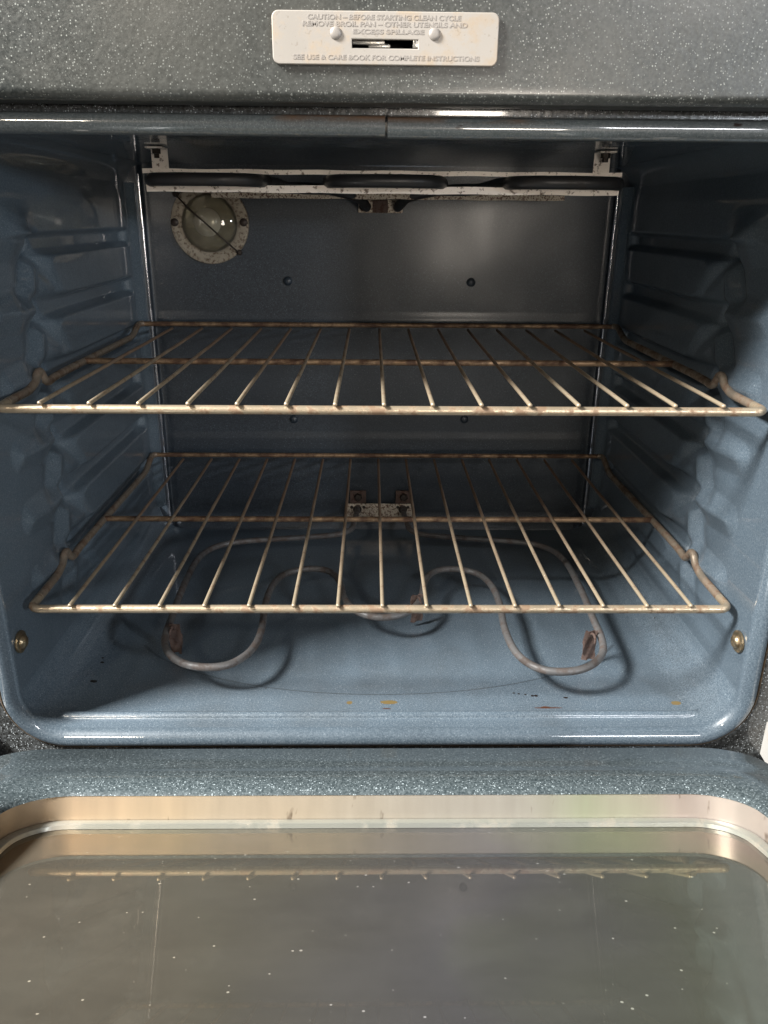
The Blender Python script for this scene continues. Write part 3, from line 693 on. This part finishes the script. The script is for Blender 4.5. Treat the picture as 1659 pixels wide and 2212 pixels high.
flat_pane('heat_shield', -0.0330, 'shield', -0.0002)
# outer door skin behind, closing the door
door_ring([rr_loop(OX0 + 0.004, OX1 - 0.004, UO + 0.030, OU1 - 0.004, 0.030, -0.0098), rr_loop(-0.335, 0.330, UO + 0.022, 0.53, 0.02, -0.0100), rr_loop(-0.337, 0.332, UO + 0.020, 0.532, 0.022, -0.0125), rr_loop(-0.337, 0.332, UO + 0.020, 0.532, 0.022, -0.050), rr_loop(-0.330, 0.325, UO + 0.027, 0.525, 0.02, -0.054)], 'door_skin', 'enamel_frame', door, cap=True)
# hinge arms from the face frame into the door
for x in (-0.345, 0.339):
    bm = bmesh.new()
    prof_ = [(-0.010, -0.103), (-0.020, -0.100), (-0.032, -0.105), (-0.075, -0.102), (-0.150, -0.078), (-0.150, -0.098), (-0.08, -0.130), (-0.03, -0.138), (-0.010, -0.138)]
    A = [bm.verts.new((x - 0.008, y, z)) for y, z in prof_]; Bv = [bm.verts.new((x + 0.008, y, z)) for y, z in prof_]
    bm.faces.new(A); bm.faces.new(Bv[::-1])
    for k in range(len(A)): bm.faces.new((A[k], Bv[k], Bv[(k + 1) % len(A)], A[(k + 1) % len(A)]))
    bmesh.ops.bevel(bm, geom=list(bm.edges), offset=0.002, segments=2, affect='EDGES')
    from_bm('hinge_arm', bm, 'hinge', oven)

# ================================================================== racks
S = 0.0366
rack_meshes = {}
def make_rack(z, y, label):
    r = empty('oven_rack', (0, y, z)); r['label'] = label; r['category'] = 'oven rack'; r['group'] = 'wire racks in the oven'
    W = 0.2916
    if not rack_meshes:
        side = lambda s: [(s * x, y, z) for x, y, z in ((0.2916, 0.0045, -0.0054), (0.2918, 0.030, -0.0054), (0.2930, 0.070, -0.0056), (0.2938, 0.0870, -0.0015), (0.2944, 0.0945, 0.0046), (0.2947, 0.1015, 0.0050), (0.2949, 0.1065, -0.002), (0.2952, 0.1140, -0.0078), (0.2955, 0.128, -0.0062), (0.2955, 0.16, -0.0056), (0.2955, 0.368, -0.0056), (0.2957, 0.381, -0.0040), (0.2962, 0.4020, 0.0028), (0.2962, 0.4115, 0.0052), (0.2915, 0.4152, 0.0056))]
        front = [(-W, 0.026, -0.0054), (-W, 0.0045, -0.0054), (W, 0.0045, -0.0054), (W, 0.026, -0.0054)]
        def mk(nm, pts, rad, mat, seg=12, dome=False):
            bm = bmesh.new(); tube_bm(bm, pts, rad, seg, True, dome); bmesh.ops.recalc_face_normals(bm, faces=bm.faces)
            me = bpy.data.meshes.new(nm); bm.to_mesh(me); bm.free(); me.materials.append(M[mat])
            for p in me.polygons: p.use_smooth = True
            me.set_sharp_from_angle(angle=math.radians(60)); rack_meshes.setdefault(nm, []).append(me)
        f = rounded(front, 0.013, 8)
        f = f[:10] + [Vector((-W + 0.02 + (2 * W - 0.04) * k / 30, 0.0045, -0.0054)) for k in range(31)] + f[10:]
        mk('front_rail', f, 0.0035, 'rack_frame')
        for s in (-1, 1):
            P = rounded(side(s), 0.006, 3); P[0] = Vector((s * 0.2917, 0.0255, -0.0054)); P = [P[0]] + [q for q in P[1:] if q.y > 0.0256]
            mk('side_rail', P, 0.00355, 'rack_side')
        mk('rear_rail', [(-0.2915 + 0.583 * k / 20, 0.4152, 0.0052) for k in range(21)], 0.0029, 'rack_cross')
        mk('cross_rail', [(-0.2940 + 0.588 * k / 20, 0.2095, -0.0050) for k in range(21)], 0.0030, 'rack_cross')
        mk('bar', [(0, -0.0002 + 0.4130 * k / 30, 0.00015 * math.sin(k * 0.5)) for k in range(31)], 0.00165, 'rack_bar', 10, True)
    for nm, L in rack_meshes.items():
        for me in L:
            if nm == 'bar':
                for i in range(-7, 8):
                    o = bpy.data.objects.new('bar', me); col.objects.link(o); o.parent = r; o.location = (i * S, 0, 0)
                    o.rotation_euler = (0, random.uniform(0, 6.28) * 0, random.uniform(-1, 1) * 0.0012)
            else:
                o = bpy.data.objects.new(nm, me); col.objects.link(o); o.parent = r
    return r
make_rack(0.1685, 0.0, 'upper tarnished wire oven rack just below the oven lamp')
make_rack(0.0, 0.0, 'lower wire oven rack above the heating element on the oven floor')
